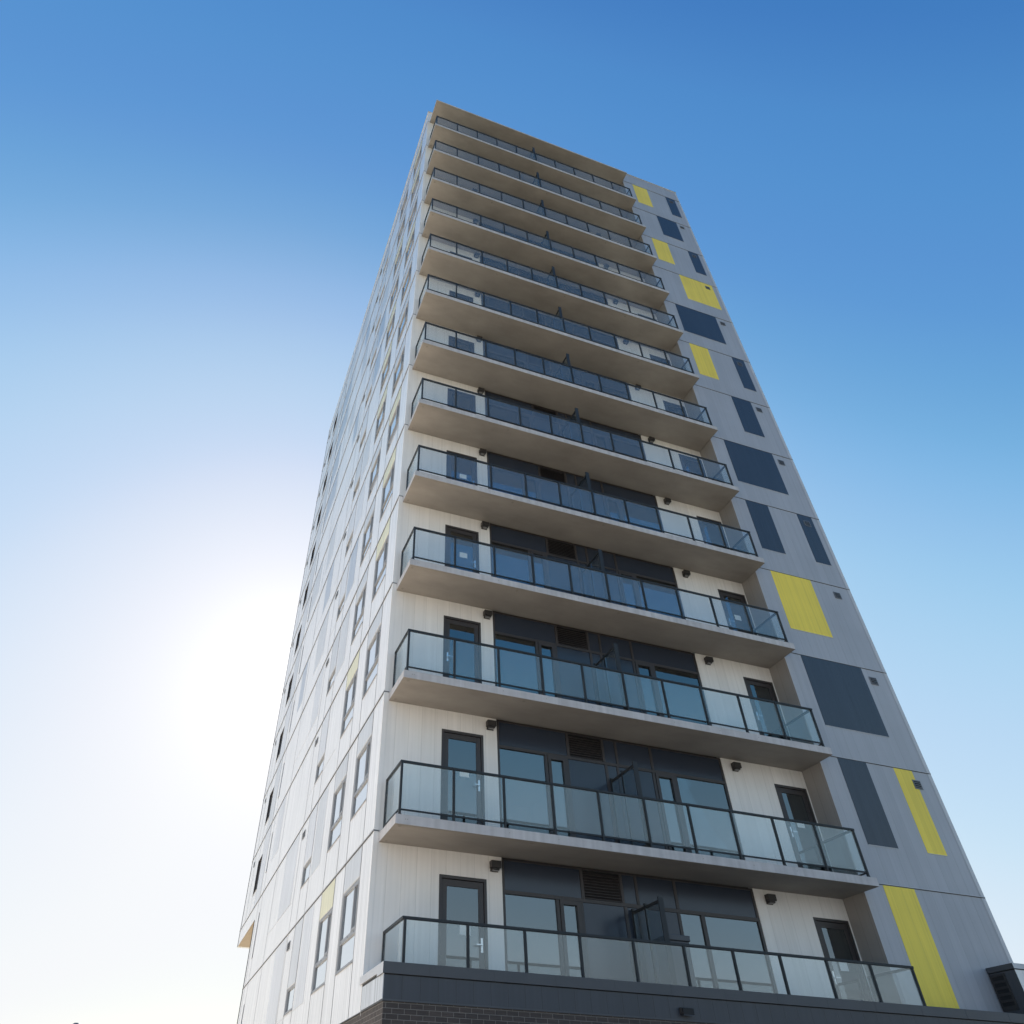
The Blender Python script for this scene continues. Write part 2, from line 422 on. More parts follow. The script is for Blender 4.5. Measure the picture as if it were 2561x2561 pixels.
# ------------------------------------------------------------------ dimensions (metres)
H = 3.0                      # storey height, soffit k at 3k
NS = 13                      # storeys above the podium: 0..12
ZR = 39.2                    # underside of roof slab
XS, X1, X2 = 0.105, 11.27, 14.94
D, D1 = 1.156, 0.69
YA, YB, ZB = 19.4, 24.8, 5.56
J = 0.21                     # floor joint above soffit level
ZTOP = 40.43
GZ = -3.3

# ------------------------------------------------------------------ setting
g = MB()
g.box(-1500, 1500, -1500, 1500, GZ - 0.5, GZ, 'grass')
tag(g.build('ground'), kind='structure')
g = MB(); g.box(-34, -3.0, -70, 70, GZ, GZ + 0.03, 'ground')  # unseen pale surface added to bounce warm sunlight onto the left side
tag(g.build('bounce_plaza'), kind='structure')
g = MB(); g.box(-2.999, 34, -22, -1.5, GZ, GZ + 0.02, 'walk'); g.box(30.5, 34, -1.499, 60, GZ, GZ + 0.02, 'walk')
tag(g.build('pavement'), kind='structure')
g = MB(); g.box(-2.98, 200, -30, -22.13, GZ + 0.001, GZ + 0.010, 'added_asphalt')  # unseen dark strip of ground, added to weaken the bounce on the right
tag(g.build('unseen_dark_road'), kind='structure')
g = MB(); g.box(-2.98, 200, -22.128, -22.002, GZ + 0.002, GZ + 0.13, 'walk')
tag(g.build('kerb'), kind='structure')

# ------------------------------------------------------------------ the tower
T = empty('apartment_tower', (0, 0, GZ))
tag(T, 'tall white and grey apartment tower with glass balconies and yellow and navy panels', 'apartment building')
T.location = (0, 0, 0)

# --- west (side) facade, plane x = 0
side_holes = []
side_windows = []      # (kind, y0, y1, z0, z1)
for k in range(NS):
    z = H * k
    side_windows += [('big', 0.94, 2.34, z + 1.13, z + 2.60), ('big', 3.41, 4.81, z + 1.13, z + 2.60),
                     ('small', 7.2, 8.33, z + 1.13, z + 1.70), ('slot', 17.83, 18.06, z + 1.02, z + 2.56)]
    if k >= 2:
        side_windows.append(('deep', 20.5, 21.75, z + 1.0, z + 2.42))
for w in side_windows:
    side_holes.append(w[1:])
PL = lambda u, z, d: (d, u, z)
def side_seams(b):
    for k in range(NS):
        z = H * k
        z0 = z + J + 0.02; z1 = z + 3 + J - 0.02
        for y in (0.90, 2.38, 3.37, 4.85, 7.16, 8.37):
            b.box(-0.004, -0.0005, y - 0.006, y + 0.006, z0, z1, 'joint')
        for y in (9.5, 14.4, 17.79, 18.75):
            b.box(-0.004, -0.0005, y - 0.005, y + 0.005, z0, z1, 'vent')
        if k >= 2:
            for y in (20.45, 21.8, 23.2):
                b.box(-0.004, -0.0005, y - 0.005, y + 0.005, z0, z1, 'vent')
        b.box(-0.004, -0.0005, 9.5 if k % 2 else 5.5, 14.4 if k % 2 else 8.4 + 1.1, z + 1.08, z + 1.092, 'flash')
def side_wall(b):
    side_seams(b)
    # front stretch over the full height, far stretch only above the cantilever
    b.wall(PL, [0, YA], [0.25, ZTOP + 0.12], [h for h in side_holes if h[0] < YA], 'white_y', 0.12, 'flash')
    b.wall(PL, [YA, YB], [ZB, ZTOP + 0.12], [h for h in side_holes if h[0] > YA], 'white_y', 0.12, 'frame')
    # inner face so that the wall has depth, far end, cantilever underside
    b.box(0.0, 0.6, YB - 0.25, YB, ZB, ZTOP + 0.12, 'white_y')
    b.box(0.0, 0.6, YA - 0.25, YA, GZ, ZB - 0.003, 'white_y')
part('side_wall', T, side_wall)
part('cantilever_soffit', T, lambda b: b.box(0.004, 14.9, YA + 0.002, YB - 0.004, ZB + 0.002, ZB + 0.12, 'tan'))
# corner trim of the side facade
part('corner_trim', T, lambda b: (b.box(-0.006, 0.085, -0.006, -0.001, 0.66, ZTOP, 'trim'), b.box(-0.006, -0.001, -0.001, 0.05, 0.25, ZTOP, 'trim')))

# floor joints running round the corner
def joints(b):
    for k in range(1, NS + 1):
        z = H * k + J if k < NS else 39.27
        b.box(-0.012, -0.0005, -0.006, (YB if z > ZB else YA), z - 0.014, z + 0.010, 'joint')
        b.box(-0.022, -0.0005, -0.006, (YB if z > ZB else YA), z + 0.010, z + 0.022, 'flash')
        b.box(-0.012, XS - 0.002, -0.012, -0.0065, z - 0.012, z + 0.012, 'vent')
        b.box(X1 + 0.002, X2 + 0.01, -D1 - 0.010, -D1 - 0.0005, z - 0.012, z + 0.006, 'joint')
        b.box(X1 + 0.002, X2 + 0.01, -D1 - 0.018, -D1 - 0.0005, z + 0.006, z + 0.016, 'flash')
part('floor_joint', T, joints)

# coloured panels of the side facade
def side_panel(y0, y1, z0, z1, m, t=0.005):
    boxpart('cladding_panel', T, -t, -0.0006, y0, y1, z0, z1, m)
W1Y = {3, 4, 5, 9, 11, 12}
W2Y = {0, 2, 6, 7, 8, 10}
W1G = {0, 1, 2, 6, 7, 8, 10}
stripA = {0: 'dark_y', 1: 'pale_y', 3: 'pale_y', 4: 'blue_y', 5: 'dark_y', 6: 'pale_y', 8: 'blue_y', 9: 'blue_y', 10: 'pale_y', 11: 'dark_y'}
wide = {0: ('dark_y', 9.7, 11.6), 1: ('dark_y', 10.0, 12.4), 3: ('dark_y', 9.9, 11.2), 4: ('pale_y', 10.6, 12.6), 5: ('blue_y', 11.2, 12.6), 6: ('pale_y', 12.2, 13.8), 8: ('blue_y', 10.0, 11.0),
        9: ('pale_y', 11.8, 13.2), 10: ('pale_y', 10.2, 11.4), 11: ('blue_y', 10.6, 11.6), 12: ('pale_y', 11.6, 13.6)}
farp = {2: ('dark_y', 15.2, 16.8), 4: ('blue_y', 15.0, 16.2), 6: ('pale_y', 15.4, 17.6), 8: ('blue_y', 14.8, 17.6), 9: ('blue_y', 15.6, 17.7), 10: ('blue_y', 14.8, 17.7), 11: ('blue_y', 15.0, 17.7), 12: ('pale_y', 15.0, 17.0)}
for k in range(NS):
    z = H * k
    zt = z + 3 + J - 0.03
    if k == 12: zt = 39.24
    side_panel(0.94, 2.34, z + 2.615, zt, 'yellow_y' if k in W1Y else 'pale_y')
    side_panel(3.41, 4.81, z + 2.615, zt, 'yellow_y' if k in W2Y else 'pale_y')
    side_panel(7.2, 8.33, z + 1.715, zt, 'dark_y' if k % 3 else 'pale_y')
    if k in stripA:
        side_panel(5.75, 6.95, z + 1.09, zt, stripA[k])
    if k in wide:
        side_panel(wide[k][1], wide[k][2], z + 1.10, zt, wide[k][0])
    if k in farp:
        side_panel(farp[k][1], farp[k][2], z + 1.10, zt, farp[k][0])
    if k >= 2:
        side_panel(18.8, 20.4, z + J + 0.03, zt, 'pale_y' if k % 2 else 'dark_y')

# side vents
def vent(T, plane, u0, u1, z0, z1):
    b = MB()
    if plane == 'L':
        b.box(-0.014, -0.0006, u0, u1, z0, z1, 'vent')
        b.box(-0.016, -0.0145, u0 + 0.03, u1 - 0.03, z0 + 0.025, z1 - 0.025, 'black')
        o = b.build('wall_vent', T)
        s = MB()
        for q in range(3):
            zz = z0 + 0.05 + q * 0.055
            s.box(-0.024, -0.0165, u0 + 0.03, u1 - 0.03, zz, zz + 0.016, 'vent')
        s.build('louvre_blades', o)
    else:
        y = -D1
        fm = 'vent'
        b.box(u0, u1, y - 0.020, y - 0.0086, z0, z1, fm)
        b.box(u0 + 0.03, u1 - 0.03, y - 0.022, y - 0.0205, z0 + 0.03, z1 - 0.03, 'black')
        o = b.build('wall_vent', T)
        s = MB()
        for q in range(3):
            zz = z0 + 0.05 + q * 0.055
            s.box(u0 + 0.03, u1 - 0.03, y - 0.030, y - 0.0225, zz, zz + 0.014, fm)
        s.build('louvre_blades', o)
for k in range(NS):
    vent(T, 'L', 8.93, 9.32, H * k + 2.73, H * k + 2.94)
    if k >= 2:
        vent(T, 'L', 23.42, 23.68, H * k + 2.66, H * k + 2.87)
    if k >= 1:
        vent(T, 'R', 14.17, 14.43, H * k + 2.71, H * k + 2.95)

# side windows
def side_window(kind, y0, y1, z0, z1):
    b = MB()
    fx0, fx1 = 0.012, 0.075
    t = 0.055
    def bar(a, c, e, f, m='sideframe'): b.box(fx0, fx1, a, c, e, f, m)
    if kind == 'deep':
        fx0, fx1 = 0.095, 0.118
    if kind == 'slot':
        t = 0.03
    bar(y0, y1, z0, z0 + t); bar(y0, y1, z1 - t, z1)
    bar(y0, y0 + t, z0 + t, z1 - t); bar(y1 - t, y1, z0 + t, z1 - t)
    panes = []
    if kind == 'big':
        zm = z0 + 0.5
        bar(y0 + t, y1 - t, zm, zm + 0.075)
        bar(y0 + 0.40, y0 + 0.46, zm + 0.075, z1 - t)
        # opening light with its own inner frame
        c0, c1, e0, e1 = y0 + t, y0 + 0.40, zm + 0.075, z1 - t
        q = 0.045
        for r in ((c0, c1, e0, e0 + q), (c0, c1, e1 - q, e1), (c0, c0 + q, e0 + q, e1 - q), (c1 - q, c1, e0 + q, e1 - q)):
            b.box(fx0 - 0.008, fx1, *r, 'sideframe')
        for q2 in (0.15, 0.7, 1.25):
            b.box(fx0 - 0.004, fx0 - 0.0005, y0 + q2 - 0.012, y0 + q2 + 0.012, zm + 0.026, zm + 0.05, 'black')
        panes = [(y0 + t, y1 - t, z0 + t, zm), (y0 + 0.46, y1 - t, zm + 0.075, z1 - t), (c0 + 0.045, c1 - 0.045, e0 + 0.045, e1 - 0.045)]
    elif kind == 'deep':
        panes = [(y0 + t, y1 - t, z0 + t, z1 - t)]
    else:
        panes = [(y0 + t, y1 - t, z0 + t, z1 - t)]
    f = b.build('window', T)
    # sill lip
    s = MB(); s.box(-0.018, 0.03, y0 - 0.004, y1 + 0.004, z0 - 0.012, z0 - 0.001, 'sideframe'); s.build('sill', f)
    for a in panes:
        p = MB(); xx = fx0 + 0.03 if kind != 'deep' else fx0 + 0.012
        p.box(xx, xx + 0.008, a[0], a[1], a[2], a[3], 'glass_dark' if kind in ('deep', 'slot') else 'glass_side'); p.build('pane', f)
for w in side_windows: side_window(*w)

# --- core behind the facades (dark, behind the glass), leaves room for the flats' rooms
part('building_core', T, lambda b: (
    b.box(0.5, X2 - 0.02, 4.6, YA - 0.3, GZ, ZB, 'core'),
    b.box(0.5, X2 - 0.02, 4.6, YB - 0.3, ZB + 0.2, ZTOP - 0.3, 'core'),
    b.box(0.12, 2.5, 0.14, 4.59, 0.25, ZTOP - 0.3, 'core'),
    b.box(9.0, X1 - 0.01, 0.14, 4.59, 0.25, ZTOP - 0.3, 'core'),
    b.box(0.121, 0.499, 4.595, YA - 0.3, 0.25, ZB, 'core'),
    b.box(0.121, 0.499, 4.595, YB - 0.3, ZB + 0.2, ZTOP - 0.3, 'core')))
part('roof_deck', T, lambda b: b.box(0.13, X2 - 0.13, 0.13, YB - 0.3, ZTOP - 0.28, ZTOP - 0.2, 'roof'))

# --- recessed front wall, plane y = 0
PF = lambda u, z, d: (u, d, z)
front_holes = []
for k in range(NS):
    z = H * k
    front_holes += [(1.37, 2.36, z + 0.19, z + 2.55), (10.25, 11.22, z + 0.19, z + 2.55)]
def front_wall(b):
    b.wall(PF, [0, 2.70], [0.25, ZTOP], [h for h in front_holes if h[0] < 5], 'white_x', 0.13, 'white_x')
    b.wall(PF, [8.79, X1], [0.25, ZTOP], [h for h in front_holes if h[0] > 5], 'white_x', 0.13, 'white_x')
    b.quad((2.70, 0, ZR), (8.79, 0, ZR), (8.79, 0, ZTOP), (2.70, 0, ZTOP), 'white_x')
    b.quad((2.70, 0, 0), (2.70, 0.14, 0), (2.70, 0.14, ZR), (2.70, 0, ZR), 'white_x')
    b.quad((8.79, 0.14, 0), (8.79, 0, 0), (8.79, 0, ZR), (8.79, 0.14, ZR), 'white_x')
part('recessed_wall', T, front_wall)

# --- right hand bay (grey), plane y = -D1
def right_bay(b):
    b.quad((X1, -D1, 0.6), (X2, -D1, 0.6), (X2, -D1, ZTOP), (X1, -D1, ZTOP), 'grey_x')
    b.quad((X1, 0.0, 0.3), (X1, -D1, 0.3), (X1, -D1, ZTOP), (X1, 0.0, ZTOP), 'return')
    b.quad((X2, -D1, GZ), (X2, YB, GZ), (X2, YB, ZTOP), (X2, -D1, ZTOP), 'grey_x')
    b.quad((X2, YB, ZB), (0, YB, ZB), (0, YB, ZTOP), (X2, YB, ZTOP), 'grey_x')
    b.quad((X2, YA, GZ), (0, YA, GZ), (0, YA, ZB), (X2, YA, ZB), 'grey_x')
part('grey_bay_wall', T, right_bay)
part('bay_corner_trim', T, lambda b: (b.box(X2 - 0.10, X2 + 0.012, -D1 - 0.006, -D1 - 0.001, 0.8, ZTOP, 'flash'),
                                      b.box(X1 - 0.004, X1 + 0.004, -D1 - 0.005, -D1 - 0.0005, 0.76, ZR, 'flash')))
def rp(x0, x1, k, m, z0=None, z1=None):
    a = H * k + 1.085 if z0 is None else z0
    c = H * (k + 1) + J - 0.014 if z1 is None else z1
    o = boxpart('accent_panel', T, x0, x1, -D1 - 0.008, -D1 - 0.0006, a, c, m)
    # pale drip flashing below the panel
    boxpart('drip_flashing', o, x0, x1, -D1 - 0.012, -D1 - 0.0006, a - 0.014, a - 0.001, 'flash')
rp(11.88, 12.79, 0, 'yellow', z0=0.77)
rp(11.88, 12.79, 1, 'navy'); rp(13.69, 14.30, 1, 'yellow')
rp(11.88, 14.00, 2, 'navy')
rp(11.88, 13.39, 3, 'yellow')
rp(11.88, 12.79, 4, 'navy'); rp(13.99, 14.60, 4, 'navy')
rp(11.88, 14.00, 5, 'navy')
rp(13.09, 14.00, 6, 'navy')
rp(11.88, 12.79, 7, 'yellow'); rp(13.99, 14.60, 7, 'navy')
rp(11.88, 14.00, 8, 'navy')
rp(12.79, 14.62, 9, 'yellow')
rp(11.88, 12.79, 10, 'yellow'); rp(13.99, 14.60, 10, 'navy')
rp(12.79, 14.00, 11, 'navy')
rp(11.88, 12.79, 12, 'yellow', z1=39.25); rp(13.99, 14.60, 12, 'navy', z1=39.25)

# parapet capping
part('parapet_cap', T, lambda b: (
    b.box(-0.03, 0.22, -0.03, 14.1, ZTOP + 0.121, ZTOP + 0.19, 'flash'),
    b.box(-0.02, 0.22, 14.102, YB + 0.02, ZTOP + 0.121, ZTOP + 0.15, 'flash'),
    b.box(0.222, X1, -0.03, 0.22, ZTOP + 0.001, ZTOP + 0.06, 'flash'),
    b.box(X1 + 0.002, X2 + 0.03, -D1 - 0.03, -D1 + 0.25, ZTOP + 0.001, ZTOP + 0.05, 'flash')))

# --- roof slab over the top balcony
def slab(b, z, t, cast=True):
    b.box(XS, X1 - 0.003, -D, -0.003, z, z + t, 'edge', {'-z': 'soffit', '+z': 'soffit'})
    # drip groove: shallow proud strip near the front edge
    b.box(XS + 0.04, X1 - 0.05, -D + 0.040, -D + 0.048, z - 0.004, z - 0.0005, 'stain')
    if cast:
        for x in (0.24, 2.95, 5.85, 8.6):
            b.cyl((x + random.uniform(-.05, .05), -1.04, z - 0.005), 0.035, 0.004, 2, 'stain', 12)
        b.cyl((0.22, -0.13, z - 0.005), 0.03, 0.004, 2, 'stain', 12)
    for x in (0.30, 0.34, 2.4, 3.45, 4.6, 6.75, 8.0, 9.1):
        b.cyl((x, -D - 0.0025, z + t * 0.55), 0.009, 0.0022, 1, 'stain', 8)
part('roof_canopy', T, lambda b: slab(b, ZR, 0.11, False))

# --- balconies
posts_x = [0.185, 1.262, 2.33, 3.40, 4.47, 5.56, 6.65, 7.74, 8.84, 9.97, 11.08]
RY = -1.12
PB, GB = MB(), MB()          # balusters and panes of the topmost balconies
def railing(parent, z0, zt, xs, y, xl, yb, xr, base, individual):
    """z0 underside of posts, zt top of handrail"""
    pw = 0.021
    f = MB()
    f.box(xl - 0.022, xr + 0.022, y - 0.026, y + 0.026, zt - 0.045, zt, 'rail')
    f.box(xl - 0.022, xl + 0.028, y + 0.0265, yb, zt - 0.045, zt, 'rail')
    f.box(xr - 0.028, xr + 0.022, y + 0.0265, yb, zt - 0.045, zt, 'rail')
    if base:
        for a, c in zip(xs, xs[1:]):
            f.box(a + pw + 0.001, c - pw - 0.001, y - 0.014, y + 0.014, z0 + 0.085, z0 + 0.115, 'rail')
        f.box(xl - 0.014, xl + 0.014, y + 0.03, yb - 0.04, z0 + 0.085, z0 + 0.115, 'rail')
        f.box(xr - 0.014, xr + 0.014, y + 0.03, yb - 0.04, z0 + 0.085, z0 + 0.115, 'rail')
    fr = f.build('railing', parent, bevel=0.004)
    gz0 = z0 + (0.125 if base else 0.01); gz1 = zt - 0.05
    def post(px, py):
        tgt = MB() if individual else PB
        tgt.box(px - pw, px + pw, py - 0.028, py + 0.022, z0 + 0.001, zt - 0.0455, 'rail')
        if base:
            tgt.box(px - 0.035, px + 0.035, py - 0.03, py + 0.04, z0 + 0.0005, z0 + 0.012, 'rail')
        if individual: tgt.build('post', fr)
    def pane(a0, a1, b0, b1):
        tgt = MB() if individual else GB
        tgt.box(a0, a1, b0, b1, gz0, gz1, 'baluster')
        if individual: tgt.build('glass_panel', fr)
    for px in xs: post(px, y)
    post(xl + 0.0, yb - 0.03); post(xr, yb - 0.03)
    for a, c in zip(xs, xs[1:]): pane(a + pw + 0.006, c - pw - 0.006, y - 0.005, y + 0.005)
    pane(xl - 0.005, xl + 0.005, y + 0.035, yb - 0.065)
    pane(xr - 0.005, xr + 0.005, y + 0.035, yb - 0.065)

def privacy_screen(parent, x, z0, zt):
    b = MB()
    ys = (-1.03, -0.50, -0.02)
    for i, y in enumerate(ys):
        b.box(x - 0.025, x + 0.025, y - 0.03, y + 0.01, z0 + 0.001, zt + 0.03, 'rail')
        b.box(x - 0.03, x + 0.03, y - 0.035, y + 0.015, zt + 0.0305, zt + 0.045, 'rail')
    b.box(x - 0.055, x + 0.055, -1.085, -1.062, z0 + 0.001, zt + 0.04, 'rail')
    for a, c in zip(ys, ys[1:]):
        b.box(x - 0.018, x + 0.018, a + 0.011, c - 0.031, zt - 0.05, zt, 'rail')
        b.box(x - 0.018, x + 0.018, a + 0.011, c - 0.031, z0 + 0.06, z0 + 0.10, 'rail')
    o = b.build('privacy_screen', parent)
    for a, c in zip(ys, ys[1:]):
        p = MB(); p.box(x - 0.006, x + 0.006, a + 0.016, c - 0.036, z0 + 0.101, zt - 0.051, 'screen')
        p.box(x - 0.012, x + 0.012, a + 0.0115, a + 0.0155, z0 + 0.11, zt - 0.06, 'steel'); p.build('screen_panel', o)
    return o

for k in range(1, NS):
    z = H * k
    s = part('balcony_slab', T, lambda b: slab(b, z, 0.175))
    railing(T, z + 0.176, z + 1.215, posts_x, RY, 0.175, -0.06, 11.10, True, k <= 6)
    privacy_screen(T, 5.53, z + 0.176, z + 1.96)
railing(T, 0.765, 1.455, [0.33, 1.46, 2.53, 3.60, 4.69, 5.76, 6.84, 7.91, 9.01, 10.08, 11.16], -1.32, 0.30, -0.10, 11.18, False, True)
privacy_screen(T, 5.60, 0.21, 2.25)
tag(PB.build('post', T), kind='stuff')
tag(GB.build('glass_panel', T), kind='stuff')

# --- window walls between the doors
def window_wall(k):
    z = H * k
    y0, y1 = 0.012, 0.095
    zt = z + 2.995 if k < NS - 1 else ZR - 0.005
    zb = z + 0.18
    b = MB()
    def bar(a, c, e, f, yy=0.0): b.box(a, c, y0 + yy, y1, e, f, 'frame')
    bar(2.705, 2.76, zb, zt); bar(8.73, 8.785, zb, zt)
    top = [(2.76, 4.47), (4.54, 5.40), (5.465, 5.76), (5.82, 6.71), (6.78, 8.73)]
    bar(2.76, 8.73, z + 2.335, z + 2.405)
    bar(2.76, 8.73, zt - 0.04, zt)
    bar(2.76, 8.73, zb, zb + 0.07)
    for a, c in zip(top, top[1:]): bar(a[1], c[0], z + 2.405, zt - 0.04)
    low_bars = [(3.875, 3.945), (4.41, 4.48), (5.43, 5.50), (5.74, 5.80), (6.70, 6.77)] + ([(7.29, 7.375)] if k else [(7.28, 7.37)])
    for a, c in low_bars: bar(a, c, zb + 0.07, z + 2.335)
    o = b.build('window_wall', T, bevel=0.003)
    def cas(a, c):
        q = MB(); e0, e1, t = zb + 0.075, z + 2.33, 0.075
        for r in ((a, c, e0, e0 + t), (a, c, e1 - t, e1), (a, a + t, e0 + t, e1 - t), (c - t, c, e0 + t, e1 - t)):
            q.box(r[0], r[1], -0.006, 0.07, r[2], r[3], 'frame')
        q.build('casement', o)
        glass(a + t, c - t, e0 + t, e1 - t)
    def glass(a, c, e, f):
        q = MB(); q.box(a, c, 0.045, 0.053, e, f, 'glass'); q.build('pane', o)
    def span(a, c, e, f, m='spandrel'):
        q = MB(); q.box(a, c, 0.03, 0.05, e, f, m); q.build('spandrel_panel', o)
    L0, L1 = zb + 0.07, z + 2.335
    glass(2.76, 3.875, L0, L1)
    cas(3.95, 4.405)
    span(4.48, 5.43, L0, L1)
    span(5.50, 5.74, L0, L1); span(5.80, 6.70, L0, L1)
    if k: cas(6.775, 7.285); glass(7.375, 8.73, L0, L1)
    else: glass(6.77, 7.28, L0, L1); glass(7.37, 8.73, L0, L1)
    U0, U1 = z + 2.405, zt - 0.04
    for i, (a, c) in enumerate(top):
        if i == 1: continue
        span(a, c, U0, U1)
    q = MB(); q.box(4.54, 5.40, 0.06, 0.07, U0, U1, 'black')
    n = 9
    for i in range(n):
        zz = U0 + 0.02 + i * (U1 - U0 - 0.05) / n
        q.poly([(4.545, 0.018, zz), (5.395, 0.018, zz), (5.395, 0.052, zz + 0.045), (4.545, 0.052, zz + 0.045)], 'frame')
        q.box(4.545, 5.395, 0.014, 0.020, zz - 0.010, zz + 0.001, 'frame')
    q.build('louvre', o)
    # the rooms behind the glass
    r = MB()
    m = 'roomwall'
    xa, xb, ya, yb_, za, zc = 2.62, 8.87, 0.10, 4.5, z + 0.17, z + 2.85
    r.quad((xa, ya, zc), (xb, ya, zc), (xb, yb_, zc), (xa, yb_, zc), m)
    r.quad((xa, yb_, za), (xb, yb_, za), (xb, yb_, zc), (xa, yb_, zc), m)
    r.quad((xa, ya, za), (xa, yb_, za), (xa, yb_, zc), (xa, ya, zc), m)
    r.quad((xb, ya, za), (xb, yb_, za), (xb, yb_, zc), (xb, ya, zc), m)
    r.quad((xa, ya, za), (xb, ya, za), (xb, yb_, za), (xa, yb_, za), 'roomfloor')
    r.box(5.55, 5.70, ya + 0.01, yb_ - 0.01, za + 0.01, zc - 0.01, m)
    r.box(2.7, 8.79, 0.099, 0.13, zc, zt, 'core')
    rnd = random.random()
    r.build('room', T)
for k in range(NS): window_wall(k)

# curtains hanging behind a few panes
def curtain(x0, x1, z0, z1, label):
    b = MB(); n = int((x1 - x0) / 0.025); pts = [(x0 + (x1 - x0) * i / n, 0.17 + 0.022 * math.sin(i * 1.15)) for i in range(n + 1)]
    for p, q in zip(pts, pts[1:]):
        b.quad((p[0], p[1], z0), (q[0], q[1], z0), (q[0], q[1], z1), (p[0], p[1], z1), 'curtain')
        b.quad((p[0], p[1] + 0.006, z0), (p[0], p[1] + 0.006, z1), (q[0], q[1] + 0.006, z1), (q[0], q[1] + 0.006, z0), 'curtain')
    tag(b.build('curtain'), label, 'curtain')
curtain(8.05, 8.60, 9.22, 11.5, 'pale curtain behind the right-hand pane of the third full balcony up')
curtain(7.95, 8.45, 12.22, 14.5, 'pale curtain behind the right-hand pane of the fourth full balcony up')
curtain(2.80, 3.05, 18.22, 20.5, 'narrow pale curtain at the left pane of the sixth full balcony up')

# --- balcony doors
notice = {('l', 0), ('l', 1), ('l', 3), ('l', 4), ('r', 1), ('r', 3), ('r', 0)}
def door(k, side):
    z = H * k
    x0, x1 = (1.37, 2.36) if side == 'l' else (10.25, 11.22)
    zb, zt = z + 0.19, z + 2.55
    b = MB()
    y0, y1 = -0.012, 0.10
    b.box(x0, x0 + 0.055, y0, y1, zb, zt, 'frame'); b.box(x1 - 0.055, x1, y0, y1, zb, zt, 'frame')
    b.box(x0 + 0.055, x1 - 0.055, y0, y1, zt - 0.06, zt, 'frame')
    f = b.build('door_frame', T, bevel=0.004)
    q = MB()
    a, c, e, g_ = x0 + 0.062, x1 - 0.062, zb + 0.01, zt - 0.068
    st = 0.105
    for r in ((a, a + st, e, g_), (c - st, c, e, g_), (a + st, c - st, g_ - 0.12, g_), (a + st, c - st, e, e + 0.22)):
        q.box(r[0], r[1], 0.012, 0.06, r[2], r[3], 'frame')
    lf = q.build('door', f, bevel=0.003)
    p = MB(); p.box(a + st, c - st, 0.03, 0.04, e + 0.22, g_ - 0.12, 'glass_dark'); p.build('door_pane', f)
    bk = MB(); bk.box(x0, x1, 0.122, 0.135, zb, zt, 'core'); bk.build('door_lining', f)
    right_handle = (side == 'l' and k not in (2, 5, 8))
    hx = c - 0.055 if right_handle else a + 0.055
    h = MB()
    hz = z + 1.40
    h.box(hx - 0.02, hx + 0.02, 0.003, 0.0115, hz - 0.12, hz + 0.12, 'steel')
    h.cyl((hx, -0.045, hz + 0.0), 0.010, 0.048, 1, 'steel', 10)
    d = -1 if right_handle else 1
    h.box(min(hx, hx + d * 0.13), max(hx, hx + d * 0.13), -0.055, -0.040, hz - 0.010, hz + 0.010, 'steel')
    h.cyl((hx, -0.006, hz - 0.07), 0.012, 0.009, 1, 'steel', 10)
    h.build('handle', f)
    if (side, k) in notice:
        n = MB()
        cx = (a + c) / 2 + (0.05 if side == 'l' else 0.0)
        n.box(cx - 0.11, cx + 0.11, 0.0275, 0.0292, z + 1.55, z + 1.72, 'paper'); n.build('notice', f)
def wall_lamp(k, side):
    z = H * k
    x = 2.53 if side == 'l' else 9.145
    b = MB()
    b.box(x - 0.085, x + 0.085, -0.020, -0.001, z + 2.70, z + 2.88, 'lamp')
    b.box(x - 0.105, x + 0.105, -0.15, -0.0205, z + 2.755, z + 2.885, 'lamp')
    b.box(x - 0.075, x + 0.075, -0.12, -0.0205, z + 2.715, z + 2.7545, 'lamp')
    o = b.build('wall_lamp', T, bevel=0.006)
    q = MB(); q.box(x - 0.06, x + 0.06, -0.105, -0.035, z + 2.708, z + 2.7145, 'lens'); q.build('lens', o)
for k in range(NS):
    for s_ in 'lr':
        door(k, s_); wall_lamp(k, s_)

# --- podium terrace and brick base
def podium_cap(b):
    b.box(-0.03, 16, -1.425, -1.05, 0.60, 0.762, 'cap', {'-x': 'flash'})
    b.box(-0.03, 0.30, -1.049, -0.004, 0.64, 0.762, 'flash')
    b.box(-0.028, 0.0, -0.003, 0.12, 0.641, 0.760, 'flash')
    x = 0.76
    while x < 14:
        b.box(x - 0.005, x + 0.005, -1.428, -1.4255, 0.602, 0.760, 'joint'); x += 1.13
part('parapet_capping', T, podium_cap, bevel=0.004)
part('fascia', T, lambda b: (b.box(-0.002, 30, -1.402, -1.2, 0.262, 0.585, 'fascia'), b.box(0.01, 30, -1.385, -1.2, 0.5855, 0.5995, 'black'),
                             b.box(-0.012, -0.0005, -1.403, -1.375, 0.262, 0.598, 'flash')))
part('podium_side', T, lambda b: (b.box(-0.0019, 0.2, -1.199, -0.002, 0.262, 0.60, 'podside'),
                                  b.box(-0.003, -0.0022, -1.37, -1.1995, 0.262, 0.60, 'podside'),
                                  b.box(-0.001, 0.2, -1.199, -0.002, 0.6005, 0.6395, 'black')))
part('terrace_floor', T, lambda b: b.box(0.21, X1 + 3, -1.19, -0.003, 0.05, 0.20, 'soffit'))
part('brick_base', T, lambda b: (b.box(0.012, 30, -1.39, -1.0, GZ, 0.235, 'brick'), b.box(0.012, 0.4, -0.999, YA - 0.3, GZ, 0.235, 'brick'),
                                 b.box(-0.004, 30, -1.405, -1.38, 0.236, 0.2615, 'joint'), b.box(-0.004, 0.1, -1.3795, YA - 0.3, 0.236, 0.2495, 'joint')))
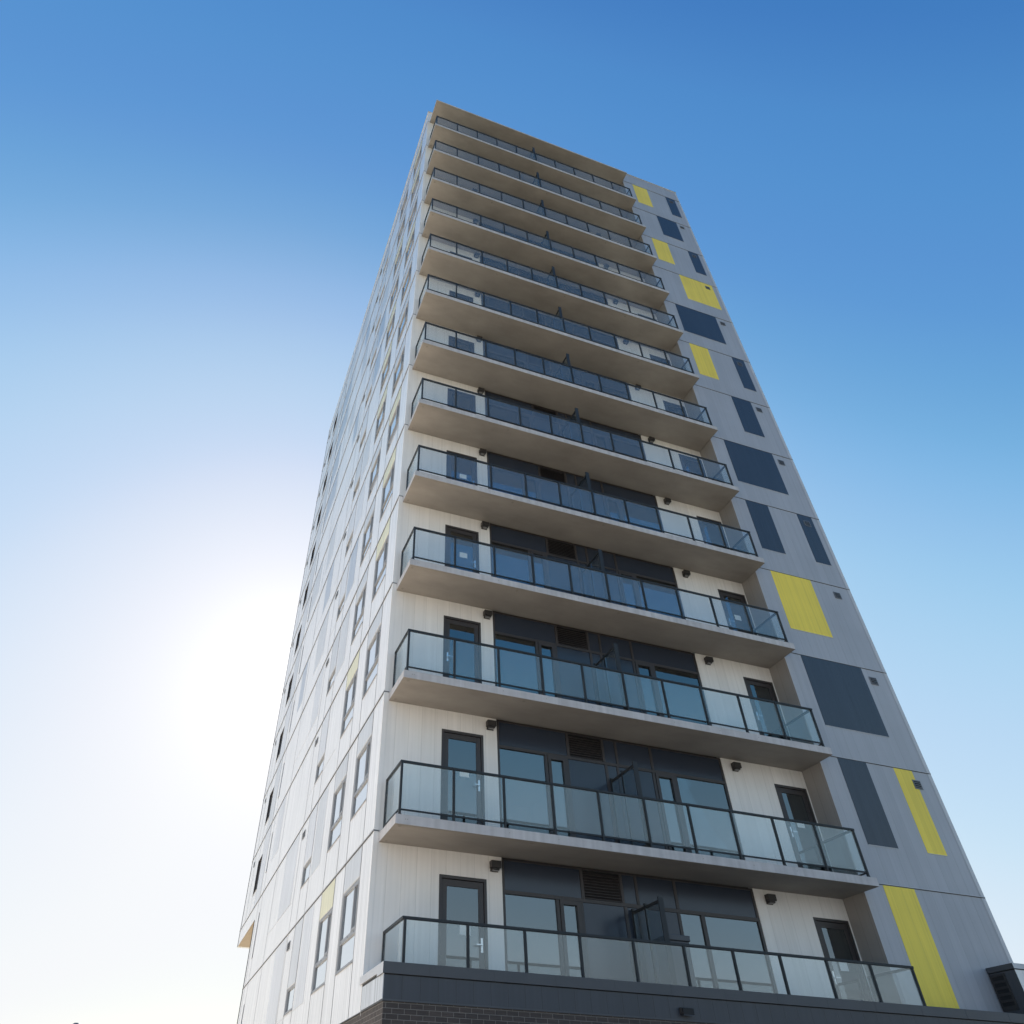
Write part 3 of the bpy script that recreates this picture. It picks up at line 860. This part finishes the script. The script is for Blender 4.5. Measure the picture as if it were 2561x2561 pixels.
def fl(b):
    b.box(5.385, 5.60, -1.47, -1.4025, 0.335, 0.43, 'lamp')
    b.box(5.40, 5.62, -1.50, -1.4705, 0.32, 0.42, 'black')
    b.box(5.40, 5.62, -1.50, -1.4705, 0.312, 0.3195, 'vent')
part('fascia_light', T, fl, bevel=0.004)

# --- low wing on the right
def wing(b):
    b.box(14.0, 30, -1.37, -D1 - 0.02, 0.60, 1.58, 'grey_x', {'-x': 'wingside', '-y': 'white_x'})
    b.box(13.985, 30, -1.385, -D1 - 0.02, 1.60, 1.70, 'cap', {'-y': 'flash'})
    b.box(14.01, 30, -1.36, -D1 - 0.02, 1.5805, 1.5995, 'black')
w = part('side_wing', T, wing)
def wl(b):
    b.box(13.984, 13.9995, -1.10, -0.72, 0.90, 1.56, 'lamp')
    for i in range(5):
        zz = 0.98 + i * 0.115
        b.box(13.980, 13.9835, -1.05, -0.77, zz, zz + 0.07, 'black')
        b.box(13.968, 13.9835, -1.05, -0.77, zz + 0.071, zz + 0.082, 'lamp')
part('wing_louvre', w, wl)

# --- grey lidded cabinet on the podium terrace
C = empty('storage_cabinet', (5.93, -0.75, 0.2))
tag(C, 'grey lidded cabinet beside the privacy screen on the lowest terrace', 'cabinet')
def cabinet(b): b.box(-0.24, 0.20, -0.25, 0.25, 0.0, 1.37, 'wingside')
part('cabinet_body', C, cabinet, bevel=0.01)
part('lid', C, lambda b: b.poly([(-0.26, -0.27, 1.371), (0.23, -0.27, 1.371), (0.23, 0.27, 1.371), (-0.26, 0.27, 1.371)], 'cap') or
     b.box(-0.26, 0.23, -0.27, 0.27, 1.372, 1.47, 'cap'), bevel=0.01)

# --- street lamp far to the left, its head just entering the bottom of the frame
LP = empty('street_lamp', (-6.24, 30.0, GZ))
tag(LP, 'distant grey street lamp whose head just enters at the bottom left', 'street lamp')
part('pole', LP, lambda b: (b.cyl((0, 0, 0), 0.10, 6.2, 2, 'vent', 12, 0.05), b.cyl((0, 0, 0), 0.16, 0.25, 2, 'vent', 12)))
part('lamp_head', LP, lambda b: (b.cyl((0.07, 0, 6.201), 0.20, 0.08, 2, 'vent', 20, 0.11), b.cyl((0.07, 0, 6.15), 0.13, 0.05, 2, 'lens', 20)))
